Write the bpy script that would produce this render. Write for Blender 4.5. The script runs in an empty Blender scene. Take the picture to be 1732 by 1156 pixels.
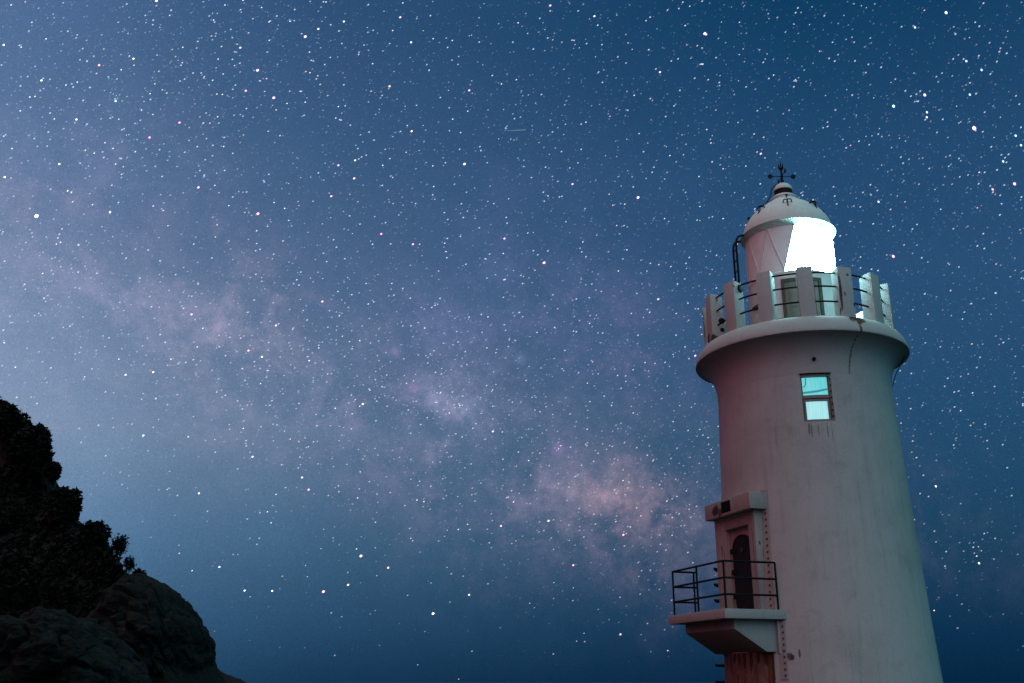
import bpy, bmesh, math, random
import numpy as np
from mathutils import Vector, Matrix, noise as mnoise

random.seed(7)
rng = np.random.default_rng(11)
SC = bpy.context.scene
COL = SC.collection
R = math.radians

# ------------------------------------------------------------------ camera
PITCH = 0.328995
CAM = Vector((0, 0, 1.6))
cd = bpy.data.cameras.new('camera')
cam = bpy.data.objects.new('camera', cd)
COL.objects.link(cam)
cam.location = CAM
cam.rotation_euler = (math.pi / 2 + PITCH, 0, 0)
cd.lens = 35.0
cd.sensor_width = 36.0
cd.clip_start = 0.1
cd.clip_end = 60000
SC.camera = cam
FPX = 1684.0                                  # focal length in pixels of the 1732 px photograph


def ray(px, py):
    X = (px - 866.0) / FPX
    U = (578.0 - py) / FPX
    c, s = math.cos(PITCH), math.sin(PITCH)
    return Vector((X, c - U * s, s + U * c))


def at(px, py, Y):
    d = ray(px, py)
    return CAM + d * (Y / d.y)


# ------------------------------------------------------------------ view
SC.view_settings.view_transform = 'Standard'
SC.view_settings.look = 'None'
SC.view_settings.exposure = 0.0
SC.view_settings.gamma = 1.0
SC.cycles.use_denoising = True
SC.cycles.denoiser = 'OPENIMAGEDENOISE'
SC.cycles.denoising_input_passes = 'RGB_ALBEDO_NORMAL'
SC.cycles.denoising_prefilter = 'ACCURATE'
SC.cycles.max_bounces = 6
SC.cycles.sample_clamp_indirect = 8.0


def lin(r, g, b):
    f = lambda c: (c / 255 / 12.92) if c / 255 <= .04045 else ((c / 255 + .055) / 1.055) ** 2.4
    return (f(r), f(g), f(b))


# ------------------------------------------------------------------ node helper
class NB:
    """writes node graphs as expressions"""
    def __init__(s, tree):
        s.t = tree
        s.n = tree.nodes
        s.l = tree.links

    def put(s, sock, v):
        if isinstance(v, bpy.types.NodeSocket):
            s.l.new(v, sock)
        else:
            sock.default_value = v

    def m(s, op, a, b=0.0, c=0.0, clamp=False):
        n = s.n.new('ShaderNodeMath')
        n.operation = op
        n.use_clamp = clamp
        s.put(n.inputs[0], a)
        s.put(n.inputs[1], b)
        s.put(n.inputs[2], c)
        return n.outputs[0]

    def v(s, op, a, b=(0, 0, 0), scale=None):
        n = s.n.new('ShaderNodeVectorMath')
        n.operation = op
        s.put(n.inputs[0], a)
        s.put(n.inputs[1], b)
        if scale is not None:
            s.put(n.inputs['Scale'], scale)
        return n.outputs['Value'] if op in ('DOT_PRODUCT', 'LENGTH', 'DISTANCE') else n.outputs[0]

    def xyz(s, a):
        n = s.n.new('ShaderNodeSeparateXYZ')
        s.put(n.inputs[0], a)
        return n.outputs

    def cxyz(s, x, y, z):
        n = s.n.new('ShaderNodeCombineXYZ')
        for i, q in enumerate((x, y, z)):
            s.put(n.inputs[i], q)
        return n.outputs[0]

    def noise(s, vec, scale, detail=3.0, rough=.55, dist=0.0, color=False):
        n = s.n.new('ShaderNodeTexNoise')
        s.put(n.inputs['Vector'], vec)
        s.put(n.inputs['Scale'], scale)
        s.put(n.inputs['Detail'], detail)
        s.put(n.inputs['Roughness'], rough)
        s.put(n.inputs['Distortion'], dist)
        return n.outputs[1 if color else 0]

    def voro(s, vec, scale, feature='F1', out='Distance'):
        n = s.n.new('ShaderNodeTexVoronoi')
        n.feature = feature
        s.put(n.inputs['Vector'], vec)
        s.put(n.inputs['Scale'], scale)
        return n.outputs[out]

    def ramp(s, f, stops, interp='LINEAR'):
        n = s.n.new('ShaderNodeValToRGB')
        n.color_ramp.interpolation = interp
        e = n.color_ramp.elements
        while len(e) < len(stops):
            e.new(.5)
        for i, (p, c) in enumerate(stops):
            e[i].position = p
            c = (c, c, c) if not isinstance(c, (tuple, list)) else c
            e[i].color = (*c[:3], 1)
        s.put(n.inputs[0], f)
        return n.outputs[0]

    def mix(s, f, a, b, mode='MIX'):
        n = s.n.new('ShaderNodeMix')
        n.data_type = 'RGBA'
        n.blend_type = mode
        n.clamp_factor = True
        s.put(n.inputs[0], f)
        for sock, q in ((n.inputs[6], a), (n.inputs[7], b)):
            if isinstance(q, (tuple, list)):
                q = (*q[:3], 1)
            s.put(sock, q)
        return n.outputs[2]

    def maprange(s, f, a, b, c=0.0, d=1.0, smooth=True):
        n = s.n.new('ShaderNodeMapRange')
        n.interpolation_type = 'SMOOTHSTEP' if smooth else 'LINEAR'
        s.put(n.inputs['Value'], f)
        for k, q in (('From Min', a), ('From Max', b), ('To Min', c), ('To Max', d)):
            s.put(n.inputs[k], q)
        return n.outputs[0]


# ------------------------------------------------------------------ night sky (world)
def build_world():
    w = bpy.data.worlds.new('World')
    SC.world = w
    w.use_nodes = True
    t = w.node_tree
    t.nodes.clear()
    N = NB(t)
    tc = t.nodes.new('ShaderNodeTexCoord')
    d = N.v('NORMALIZE', tc.outputs['Generated'])
    x, y, z = N.xyz(d)
    az = N.m('DIVIDE', N.m('ARCTAN2', x, y), math.pi)                 # -1..1, 0 = +Y, to the right positive
    up = N.maprange(z, 0.0, 0.62, 0, 1, False)

    def q(s):
        return s / 0.62
    dark = N.ramp(up, [(q(0.0), lin(5, 38, 66)), (q(.04), lin(11, 48, 79)), (q(.12), lin(24, 65, 95)),
                       (q(.24), lin(36, 77, 112)), (q(.36), lin(42, 79, 118)), (q(.47), lin(34, 73, 112)), (q(.6), lin(6, 56, 96))])
    glow = N.ramp(up, [(q(0.0), lin(48, 92, 130)), (q(.05), lin(76, 120, 158)), (q(.13), lin(106, 145, 182)),
                       (q(.22), lin(134, 157, 188)), (q(.31), lin(122, 145, 178)), (q(.40), lin(102, 127, 163)),
                       (q(.5), lin(84, 113, 153)), (q(.6), lin(72, 103, 146))])
    # town glow low on the left of the picture
    k = lambda deg: deg / 360 + .5
    azn = N.m('ADD', N.m('MULTIPLY', az, .5), .5)
    wl = N.ramp(azn, [(k(-80), .0), (k(-60), .35), (k(-44), .95), (k(-31), 1.0), (k(-25), .80), (k(-18), .52),
                      (k(-10), .34), (k(0), .20), (k(9), .08), (k(18), .0)], 'LINEAR')
    fl = N.maprange(z, .0, .25, .45, 1.0)
    wl = N.m('MULTIPLY', wl, N.m('ADD', fl, N.m('MULTIPLY', wl, N.m('SUBTRACT', 1.0, fl))))
    base = N.mix(wl, dark, glow)
    away = N.ramp(azn, [(k(-95), .3), (k(-55), 1.0), (k(50), 1.0), (k(90), .6)])
    base = N.v('MULTIPLY', base, away)

    # the Milky Way: soft lobes round fixed star-field directions, broken up by noise
    wob = N.noise(d, 5.0, 3, .6, color=True)
    dw = N.v('ADD', d, N.v('SCALE', N.v('SUBTRACT', wob, (.5, .5, .5)), scale=.12))
    n1 = N.noise(d, 13.0, 6, .64, .5)
    n1 = N.maprange(n1, .43, .60)
    n2 = N.noise(N.v('ADD', d, (3.1, 1.7, .4)), 26.0, 5, .65, .3)
    n2 = N.maprange(n2, .38, .66)
    n3 = N.maprange(N.noise(N.v('ADD', d, (1.3, 5.7, 2.4)), 70.0, 4, .7), .36, .66)
    brk = N.m('ADD', N.m('MULTIPLY', n1, .75), N.m('MULTIPLY', n2, .5))
    brk = N.m('ADD', .12, N.m('MULTIPLY', brk, N.m('ADD', .75, N.m('MULTIPLY', n3, .75))))
    lobes = [  # pixel direction, radius px, colour added (linear)
        ((1065, 845), 46, (.100, .052, .048), 1),
        ((985, 838), 60, (.062, .038, .038), 1),
        ((1115, 860), 46, (.056, .026, .026), 1),
        ((1000, 890), 90, (.020, .012, .014), 1),
        ((920, 800), 120, (.026, .018, .026), 1),
        ((390, 575), 75, (.095, .064, .072), 1),
        ((350, 600), 170, (.014, .010, .012), 1),
        ((600, 665), 100, (.034, .022, .032), 1),
        ((770, 690), 38, (.080, .078, .105), 1),
        ((705, 620), 80, (.024, .018, .044), 1),
        ((1010, 620), 110, (.036, .018, .030), 1),
        ((890, 500), 140, (.018, .014, .034), 1),
        ((200, 480), 120, (.036, .022, .032), 1),
        ((800, 810), 120, (.018, .010, .016), 1),
        ((660, 790), 100, (.009, .004, .008), 1),
        ((60, 470), 150, (.030, .018, .022), 1),
        ((1150, 950), 90, (.024, .014, .018), 1),
        ((150, 230), 110, (.012, .010, .016), 1),
        ((945, 760), 7, (.20, .06, .24), 0),
        ((668, 596), 7, (.10, .05, .11), 0),
        ((701, 657), 7, (.12, .03, .10), 0),
        ((880, 607), 7, (.05, .07, .10), 0),
    ]
    lobe_b = None
    lobe_s = None
    for (p, rad, c, broken) in lobes:
        dv = ray(*p).normalized()
        sig = rad / FPX * 1.25
        dd = N.v('DISTANCE', dw if broken else d, tuple(dv))
        g = N.m('EXPONENT', N.m('MULTIPLY', N.m('MULTIPLY', dd, dd), -1.0 / (sig * sig)))
        cc = N.v('SCALE', c, scale=g)
        if broken:
            lobe_b = cc if lobe_b is None else N.v('ADD', lobe_b, cc)
        else:
            lobe_s = cc if lobe_s is None else N.v('ADD', lobe_s, cc)
    def belt(p0, p1, width):
        nrm = ray(*p0).cross(ray(*p1)).normalized()
        dd = N.v('DOT_PRODUCT', dw, tuple(nrm))
        return N.m('EXPONENT', N.m('MULTIPLY', N.m('MULTIPLY', dd, dd), -1.0 / (width * width)))
    fade = N.m('MULTIPLY', N.maprange(z, .03, .16), N.maprange(az, -.155, -.06, .35, 1.0))
    band = N.m('MULTIPLY', belt((60, 455), (1050, 800), .085), fade)
    lobe_b = N.v('ADD', lobe_b, N.v('SCALE', (.036, .024, .028), scale=band))
    milky = N.v('ADD', N.v('SCALE', lobe_b, scale=brk), lobe_s)
    rift = N.m('MULTIPLY', belt((560, 560), (1130, 735), .022), N.m('MULTIPLY', N.maprange(n2, .1, .8), .62))
    milky = N.v('SCALE', milky, scale=N.m('SUBTRACT', 1.0, rift, clamp=True))
    # dark dust lanes
    lanes = None
    for (p, rad, a) in [((880, 735), 80, .40), ((1010, 745), 100, .42), ((1130, 720), 80, .25), ((500, 610), 60, .22), ((560, 520), 70, .25),
                        ((800, 640), 55, .22), ((270, 520), 60, .22), ((740, 760), 50, .2), ((470, 700), 80, .12)]:
        dv = ray(*p).normalized()
        sig = rad / FPX * 1.2
        dd = N.v('DISTANCE', dw, tuple(dv))
        g = N.m('MULTIPLY', N.m('EXPONENT', N.m('MULTIPLY', N.m('MULTIPLY', dd, dd), -1.0 / (sig * sig))), a)
        lanes = g if lanes is None else N.m('ADD', lanes, g)
    milky = N.v('SCALE', milky, scale=N.m('SUBTRACT', 1.0, lanes, clamp=True))
    col = N.v('ADD', base, milky)
    # unresolved faint stars: a fine grain on the sky
    g1 = N.noise(d, 620.0, 1, .5)
    g2 = N.noise(N.v('ADD', d, (7, 3, 1)), 1100.0, 0, .5)
    gr = N.m('ADD', N.m('MULTIPLY', g1, .5), N.m('MULTIPLY', g2, .5))
    gr = N.m('ADD', .70, N.m('MULTIPLY', gr, .60))
    mott = N.m('ADD', .93, N.m('MULTIPLY', N.noise(d, 14.0, 4, .6), .14))
    col = N.v('SCALE', col, scale=N.m('MULTIPLY', gr, mott))

    # unseen sky glow added behind the camera and overhead to light the tower
    def lobe(azd, eld, width, c):
        v = Vector((math.sin(R(azd)) * math.cos(R(eld)), math.cos(R(azd)) * math.cos(R(eld)), math.sin(R(eld))))
        dd = N.v('DISTANCE', d, tuple(v))
        g = N.m('EXPONENT', N.m('MULTIPLY', N.m('MULTIPLY', dd, dd), -1.0 / (width * width)))
        return N.v('SCALE', c, scale=g)
    for (a_, e_, w_, c_) in ADDED_GLOW:
        col = N.v('ADD', col, lobe(a_, e_, w_, c_))
    # below the horizon: dark water and land
    col = N.mix(N.maprange(z, -.02, 0.0), (.004, .010, .016), col)
    bg = t.nodes.new('ShaderNodeBackground')
    bg.inputs['Strength'].default_value = 1.0
    t.links.new(col, bg.inputs['Color'])
    out = t.nodes.new('ShaderNodeOutputWorld')
    t.links.new(bg.outputs[0], out.inputs['Surface'])
    w.cycles.sampling_method = 'MANUAL'
    w.cycles.sample_map_resolution = 512


ADDED_GLOW = [(-148, 42, .50, (1.20, .02, .03)),  # added out-of-view glow: reddish and teal behind the camera, pale overhead
         (-118, 40, .45, (.15, .0, .0)),
         (168, 42, .50, (.22, 1.42, 1.68)),
         (0, 90, .38, (.62, 1.75, 1.50))]
build_world()


# ------------------------------------------------------------------ object helpers
def tag(o, label=None, cat=None, group=None, kind=None):
    if label:
        o['label'] = label
    if cat:
        o['category'] = cat
    if group:
        o['group'] = group
    if kind:
        o['kind'] = kind
    return o


def empty(name, loc, rz=0.0):
    o = bpy.data.objects.new(name, None)
    o.empty_display_size = .3
    COL.objects.link(o)
    o.location = loc
    o.rotation_euler = (0, 0, rz)
    return o


class MB:
    """collects shapes, build() links them as ONE mesh object"""
    def __init__(s):
        s.v = []
        s.f = []

    def add(s, vs, fs):
        k = len(s.v)
        s.v.extend([tuple(q) for q in vs])
        s.f.extend([tuple(i + k for i in f) for f in fs])
        return s

    def hexa(s, c):          # 8 corners: bottom ring 0-3, top ring 4-7
        return s.add(c, [(0, 3, 2, 1), (4, 5, 6, 7), (0, 1, 5, 4), (1, 2, 6, 5), (2, 3, 7, 6), (3, 0, 4, 7)])

    def prism(s, poly, off):  # polygon of points, extruded by a vector
        n = len(poly)
        off = Vector(off)
        a = [Vector(p) for p in poly]
        b = [p + off for p in a]
        return s.add(a + b, [tuple(range(n))[::-1], tuple(range(n, 2 * n))] + [(i, (i + 1) % n, n + (i + 1) % n, n + i) for i in range(n)])

    def tube(s, pts, r, n=8, closed=False):
        pts = [Vector(p) for p in pts]
        m = len(pts)
        rs = r if isinstance(r, (list, tuple)) else [r] * m
        ring = []
        prev = None
        for i, p in enumerate(pts):
            if closed:
                t = pts[(i + 1) % m] - pts[i - 1]
            else:
                t = pts[min(i + 1, m - 1)] - pts[max(i - 1, 0)]
            t.normalize()
            if prev is None:
                a = t.cross(Vector((0, 0, 1)))
                if a.length < .1:
                    a = t.cross(Vector((1, 0, 0)))
            else:
                a = prev - t * prev.dot(t)
            a.normalize()
            prev = a
            b = t.cross(a)
            ring.append([p + (a * math.cos(2 * math.pi * k / n) + b * math.sin(2 * math.pi * k / n)) * rs[i] for k in range(n)])
        vs = [q for rr in ring for q in rr]
        fs = []
        for i in range(m if closed else m - 1):
            j = (i + 1) % m
            for k in range(n):
                fs.append((i * n + k, i * n + (k + 1) % n, j * n + (k + 1) % n, j * n + k))
        if not closed:
            fs.append(tuple(range(n))[::-1])
            fs.append(tuple((m - 1) * n + k for k in range(n)))
        return s.add(vs, fs)

    def ball(s, c, r, n=8, m=5, sc=(1, 1, 1)):
        vs = [(c[0], c[1], c[2] + r * sc[2])]
        for i in range(1, m):
            th = math.pi * i / m
            for k in range(n):
                ph = 2 * math.pi * k / n
                vs.append((c[0] + r * sc[0] * math.sin(th) * math.cos(ph), c[1] + r * sc[1] * math.sin(th) * math.sin(ph), c[2] + r * sc[2] * math.cos(th)))
        vs.append((c[0], c[1], c[2] - r * sc[2]))
        fs = [(0, 1 + k, 1 + (k + 1) % n) for k in range(n)]
        for i in range(m - 2):
            for k in range(n):
                a = 1 + i * n
                fs.append((a + k, a + n + k, a + n + (k + 1) % n, a + (k + 1) % n))
        e = len(vs) - 1
        a = 1 + (m - 2) * n
        fs += [(e, a + (k + 1) % n, a + k) for k in range(n)]
        return s.add(vs, fs)

    def lathe(s, prof, n=144, holes=(), phis=None):
        """prof: (r, z) list; holes: (phi0, phi1, z0, z1) in degrees, left open"""
        if phis is None:
            phis = [360.0 * i / n - 180 for i in range(n)]
        n = len(phis)
        base = len(s.v)
        for (r, z) in prof:
            for p in phis:
                s.v.append((r * math.cos(R(p)), r * math.sin(R(p)), z))
        for i in range(len(prof) - 1):
            for k in range(n):
                k2 = (k + 1) % n
                pm = (phis[k] + (phis[k2] if k2 else phis[k2] + 360)) / 2
                zm = (prof[i][1] + prof[i + 1][1]) / 2
                if any(h[0] < pm < h[1] and h[2] < zm < h[3] for h in holes):
                    continue
                s.f.append((base + i * n + k, base + i * n + k2, base + (i + 1) * n + k2, base + (i + 1) * n + k))
        return s

    def sector(s, p0, p1, r0, r1, z0, z1, n=None):
        n = n or max(1, int(abs(p1 - p0) / 3) + 1)
        vs = []
        for i in range(n + 1):
            p = R(p0 + (p1 - p0) * i / n)
            c, q = math.cos(p), math.sin(p)
            vs += [(r0 * c, r0 * q, z0), (r1 * c, r1 * q, z0), (r1 * c, r1 * q, z1), (r0 * c, r0 * q, z1)]
        fs = []
        for i in range(n):
            a, b = 4 * i, 4 * i + 4
            for k in range(4):
                fs.append((a + k, a + (k + 1) % 4, b + (k + 1) % 4, b + k))
        fs += [(3, 2, 1, 0), tuple(4 * n + k for k in range(4))]
        return s.add(vs, fs)

    def build(s, name, mat, parent=None, bevel=0.0, dz=0.0, smooth=38.0):
        me = bpy.data.meshes.new(name)
        vs = s.v if not dz else [(p[0], p[1], p[2] + dz) for p in s.v]
        me.from_pydata(vs, [], s.f)
        bm = bmesh.new()
        bm.from_mesh(me)
        bmesh.ops.recalc_face_normals(bm, faces=bm.faces)
        if bevel:
            es = [e for e in bm.edges if len(e.link_faces) == 2 and e.calc_face_angle(0) > R(35)]
            bmesh.ops.bevel(bm, geom=es, offset=bevel, segments=2, affect='EDGES', profile=.6, clamp_overlap=True)
        bm.to_mesh(me)
        bm.free()
        if smooth:
            me.shade_smooth()
            me.set_sharp_from_angle(angle=R(smooth))
        me.materials.append(mat)
        o = bpy.data.objects.new(name, me)
        COL.objects.link(o)
        if parent:
            o.parent = parent
        return o


# ------------------------------------------------------------------ materials
def mat_new(name):
    m = bpy.data.materials.new(name)
    m.use_nodes = True
    t = m.node_tree
    b = t.nodes['Principled BSDF']
    return m, NB(t), b


ZO = 2.2     # the lighthouse is measured from eye level; its base lies 2.2 m lower


def painted(name, base, stains=(), streak=.18, rough=.75, mottle=.12, seed=0.0, rust=0.0, hard=True):
    """weathered masonry paint; stains: (point, (sx, sy, sz), colour, strength) in the lighthouse's own metres"""
    m, N, b = mat_new(name)
    tc = N.n.new('ShaderNodeTexCoord')
    o = N.v('ADD', tc.outputs['Object'], (seed, seed * .7, seed * 1.3))
    raw = tc.outputs['Object']
    big = N.noise(o, .9, 5, .6)
    st = N.noise(N.v('MULTIPLY', o, (9.0, 9.0, .55)), 1.0, 4, .6)
    fine = N.noise(o, 30.0, 4, .6)
    f = N.m('ADD', N.m('MULTIPLY', N.maprange(big, .35, .7), mottle), N.m('MULTIPLY', N.maprange(st, .5, .78), streak))
    f = N.m('ADD', f, N.m('MULTIPLY', N.maprange(fine, .45, .8), .10))
    speck = N.noise(o, 38.0, 3, .75)
    patch = N.noise(N.v('ADD', o, (4.1, 2.2, 7.7)), 3.2, 6, .68, .5)
    f = N.m('ADD', f, N.m('MULTIPLY', N.m('SUBTRACT', speck, .5), .75))
    f = N.m('ADD', f, N.m('MULTIPLY', N.maprange(patch, .53, .64), .13), clamp=True)
    dirt = tuple(c * .45 * k for c, k in zip(base, (.98, .97, .93)))
    col = N.mix(f, base, dirt)
    jag = N.noise(raw, 26.0, 4, .7)
    jag2 = N.noise(raw, 7.0, 3, .6)
    for (p, sc, c, a) in stains:
        dd = N.v('LENGTH', N.v('DIVIDE', N.v('SUBTRACT', raw, p), sc))
        dd = N.m('ADD', dd, N.m('MULTIPLY', N.m('SUBTRACT', jag, .5), 1.5))
        dd = N.m('ADD', dd, N.m('MULTIPLY', N.m('SUBTRACT', jag2, .5), .9))
        mk = N.m('MULTIPLY', N.maprange(dd, .75 if hard else .3, 1.1, 1.0, 0.0), a)
        col = N.mix(mk, col, c)
    if rust:
        rn = N.noise(o, 3.2, 6, .72)
        rs = N.noise(N.v('MULTIPLY', o, (14.0, 14.0, 1.1)), 1.0, 3, .6)
        mk = N.m('MULTIPLY', N.maprange(N.m('ADD', N.m('MULTIPLY', rn, .5), N.m('MULTIPLY', rs, .5)), .46, .60), rust)
        col = N.mix(mk, col, (.085, .030, .014))
    N.put(b.inputs['Base Color'], col)
    N.put(b.inputs['Roughness'], N.m('ADD', rough, N.m('MULTIPLY', fine, .15)))
    b.inputs['Specular IOR Level'].default_value = .3
    bp = N.n.new('ShaderNodeBump')
    bp.inputs['Strength'].default_value = .25
    bp.inputs['Distance'].default_value = .02
    N.put(bp.inputs['Height'], N.m('ADD', N.m('MULTIPLY', fine, .5), N.m('MULTIPLY', st, .6)))
    N.l.new(bp.outputs[0], b.inputs['Normal'])
    return m


def plain(name, base, rough=.6, metal=0.0, var=.25, scale=18.0):
    m, N, b = mat_new(name)
    tc = N.n.new('ShaderNodeTexCoord')
    n = N.noise(tc.outputs['Object'], scale, 4, .65)
    N.put(b.inputs['Base Color'], N.mix(N.m('MULTIPLY', N.maprange(n, .35, .7), var), base, tuple(c * .35 for c in base)))
    b.inputs['Roughness'].default_value = rough
    b.inputs['Metallic'].default_value = metal
    b.inputs['Specular IOR Level'].default_value = .12
    return m


def emit(name, c, strength, rough=.2, var=None):
    m, N, b = mat_new(name)
    b.inputs['Base Color'].default_value = (.05, .06, .06, 1)
    b.inputs['Roughness'].default_value = rough
    b.inputs['Emission Color'].default_value = (*c, 1)
    b.inputs['Emission Strength'].default_value = strength
    if var:
        tc = N.n.new('ShaderNodeTexCoord')
        sc, c2 = var
        n = N.noise(N.v('MULTIPLY', tc.outputs['Object'], sc), 1.0, 3, .6)
        N.put(b.inputs['Emission Color'], N.mix(N.maprange(n, .3, .7), c, c2))
    return m


def P(phi, r, z):
    return Vector((r * math.cos(R(phi)), r * math.sin(R(phi)), z))


def S(phi, r, z):             # same point in the lighthouse's own metres (for stains)
    return (r * math.cos(R(phi)), r * math.sin(R(phi)), z + ZO)


WHITE = (.45, .44, .43)
RUSTC = (.10, .034, .016)
DARKC = (.035, .026, .022)


# ------------------------------------------------------------------ lighthouse
AZ = 0.2945493870343662
DT = 21.0
TX, TY = DT * math.sin(AZ), DT * math.cos(AZ)


def wall_r(z):
    return 1.97784 - .0525 * z + .0021 * z * z if z > -1 else 2.0325 + (-1 - z) * .075


def lighthouse():
    root = empty('lighthouse', (TX, TY, CAM.z - ZO), math.atan2(-TY, -TX))
    tag(root, 'white round masonry lighthouse with lit lantern, railed gallery and side balcony', 'lighthouse')
    D = dict(parent=root, dz=ZO)
    BAY = -55.46
    bd, bt = Vector((math.cos(R(BAY)), math.sin(R(BAY)), 0)), Vector((-math.sin(R(BAY)), math.cos(R(BAY)), 0))

    def E(e, w, z):
        return bd * e + bt * w + Vector((0, 0, z))

    def ebox(mb, e0, e1, w0, w1, z0, z1):
        return mb.hexa([E(e0, w0, z0), E(e1, w0, z0), E(e1, w1, z0), E(e0, w1, z0),
                        E(e0, w0, z1), E(e1, w0, z1), E(e1, w1, z1), E(e0, w1, z1)])

    # ---- materials of the tower
    st_wall = [(S(a_, 1.785, 4.60 - l_), (w_, w_, l_ + .05), DARKC, k_) for (a_, w_, l_, k_) in
               ((1.6, .022, .07, .6), (3.0, .018, .10, .5), (7.0, .012, .09, .45), (12.4, .016, .12, .5), (15.0, .012, .22, .35))]
    st_wall += [(S(-20, 1.95, .42), (.09, .09, .07), DARKC, .8), (S(-18.5, 1.95, .40), (.04, .04, .05), DARKC, .8),
                (S(-14.5, 1.955, .46), (.022, .022, .10), DARKC, .8), (S(-13, 1.84, 2.35), (.02, .02, .02), DARKC, .9),
                (S(14, 1.85, 2.2), (.02, .02, .14), (.30, .28, .26), .7),
                (S(-46, 1.75, 5.15), (.10, .10, .07), (.36, .30, .29), .35),
                (S(32, 1.76, 5.05), (.06, .06, .5), (.46, .45, .44), .35),
                (S(40, 1.82, 3.6), (.07, .07, .8), (.46, .45, .44), .35)]
    M_wall = painted('tower_paint', WHITE, st_wall, streak=.30, mottle=.28)
    st_slab = [(S(33.3, 2.06, 6.655), (.17, .17, .13), (.06, .024, .014), .97), (S(33.2, 2.12, 6.56), (.06, .06, .10), RUSTC, .95), (S(33.1, 2.165, 6.42), (.03, .03, .10), RUSTC, .9),
               (S(-21, 1.90, 6.70), (.045, .045, .07), DARKC, .9), (S(-27, 1.90, 6.70), (.03, .03, .03), DARKC, .9),
               (S(-34, 1.90, 6.69), (.035, .035, .05), DARKC, .9),
               (S(-70, 2.0, 6.68), (.14, .14, .10), DARKC, .95), (S(-76, 1.92, 6.69), (.08, .08, .05), DARKC, .95),
               (S(-62, 1.93, 6.68), (.05, .05, .04), DARKC, .9)]
    for i in range(13):      # the rust run under the gallery
        u = i / 12
        rr = float(np.interp(6.36 - .72 * u, [5.63, 5.82, 6.02, 6.19, 6.31, 6.36], [1.752, 1.766, 1.812, 1.91, 2.05, 2.165]))
        st_slab.append((S(33.0 - 2.2 * u, rr, 6.36 - .72 * u), (.022, .022, .055), RUSTC, .9 * (1 - .5 * u)))
    M_slab = painted('gallery_paint', WHITE, st_slab, streak=.06, seed=3.0)
    M_post = painted('parapet_paint', (.46, .455, .445), [
        (S(36.5, 1.948, 7.35), (.02, .02, .09), DARKC, .9), (S(33, 1.948, 7.62), (.035, .035, .03), DARKC, .9), (S(35.5, 1.948, 7.0), (.03, .03, .06), DARKC, .9),
        (S(27.3, 1.94, 7.25), (.035, .035, .42), DARKC, .95), (S(26.3, 1.88, 6.9), (.03, .03, .22), DARKC, .95), (S(30, 1.948, 7.2), (.02, .02, .05), DARKC, .8),
        (S(12.5, 1.948, 7.0), (.02, .02, .06), RUSTC, .9), (S(-11, 1.948, 6.82), (.03, .03, .05), RUSTC, .8), (S(-60, 1.948, 6.79), (.10, .10, .09), DARKC, .95), (S(-67, 1.948, 6.84), (.06, .06, .14), DARKC, .95),
        (S(-36, 1.948, 7.66), (.03, .03, .03), RUSTC, .8), (S(-84, 1.948, 7.3), (.03, .03, .4), DARKC, .6)], streak=.08, seed=5.0)
    M_room = painted('service_room_paint', (.62, .62, .60), [(S(-42, .95, 7.0), (.10, .10, .2), (.36, .3, .28), .6)], streak=.10, seed=8.0)
    M_blank = painted('blank_pane_paint', (.86, .86, .85), (), streak=.08, seed=31.0)
    M_roof = painted('roof_paint', (.72, .73, .69), [(S(10, .4, 10.2), (.1, .1, .03), (.25, .24, .2), .7)], streak=.14, seed=9.0)
    M_bay = painted('bay_paint', (.35, .31, .29), [
        (E(2.0, -.42, 3.22 + ZO)[:], (.14, .14, .10), DARKC, .95), (E(2.0, -.26, 3.15 + ZO)[:], (.08, .08, .09), RUSTC, .9),
        (E(1.86, -.52, 2.45 + ZO)[:], (.02, .02, .12), DARKC, .9), (E(1.86, -.44, 2.2 + ZO)[:], (.015, .015, .35), DARKC, .6),
        (E(1.86, .66, 2.3 + ZO)[:], (.012, .012, .7), RUSTC, .7), (E(1.72, .75, 1.9 + ZO)[:], (.012, .012, .6), DARKC, .8), (E(1.78, .75, 2.45 + ZO)[:], (.03, .03, .04), DARKC, .9),
        (E(1.70, .75, 1.5 + ZO)[:], (.03, .03, .25), RUSTC, .7)], streak=.22, seed=12.0, rust=.12)
    M_balc = painted('balcony_paint', (.37, .355, .34), [(E(2.0, -.3, 1.0 + ZO)[:], (.5, .5, .03), (.2, .15, .13), .6)], streak=.12, seed=15.0, rust=.06)
    M_rustpanel = painted('rusted_plate', (.24, .15, .115), [(P(-31, 1.98, .25 + ZO)[:], (.07, .07, .9), (.16, .045, .012), .9),
                          (P(-29.2, 1.98, .2 + ZO)[:], (.03, .03, .9), DARKC, .9)] +
                          [(P(-80 + i * 5.2, 1.98, .40 + ZO)[:], (.05, .05, .10 + .14 * ((i * 5) % 4) / 3), DARKC, .9) for i in range(10)], streak=.5, seed=2.0, rust=.6)
    M_dark = plain('dark_iron', (.010, .007, .007), .55, .0)
    M_vane = plain('black_bronze', (.012, .012, .014), .5, .2)
    M_door = plain('rusty_dark_steel', (.014, .009, .008), .6, .0, .5, 9)
    M_frame = plain('grey_brown_wood', (.27, .245, .235), .7)
    M_bolt = plain('rusty_bolt', (.085, .055, .045), .7)
    M_olive = plain('olive_door_paint', (.20, .19, .16), .6, .0, .3, 6)
    M_doorframe = plain('dark_door_frame', (.10, .085, .075), .6, .0, .4, 8)
    M_band = plain('dark_red_vent', (.022, .009, .007), .6)
    M_grille = plain('black_opening', (.004, .004, .004), .9)
    M_gutter = painted('gutter_paint', (.55, .57, .54), (), streak=.15, seed=21.0)
    M_lamp = emit('lantern_light', LAMP_C, LAMP_S, .15)
    M_lamp.cycles.emission_sampling = 'FRONT'
    M_pane_up = emit('frosted_upper_pane', (.115, .55, .59), 1.0, .25, ((40, 40, 3), (.18, .66, .70)))
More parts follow.
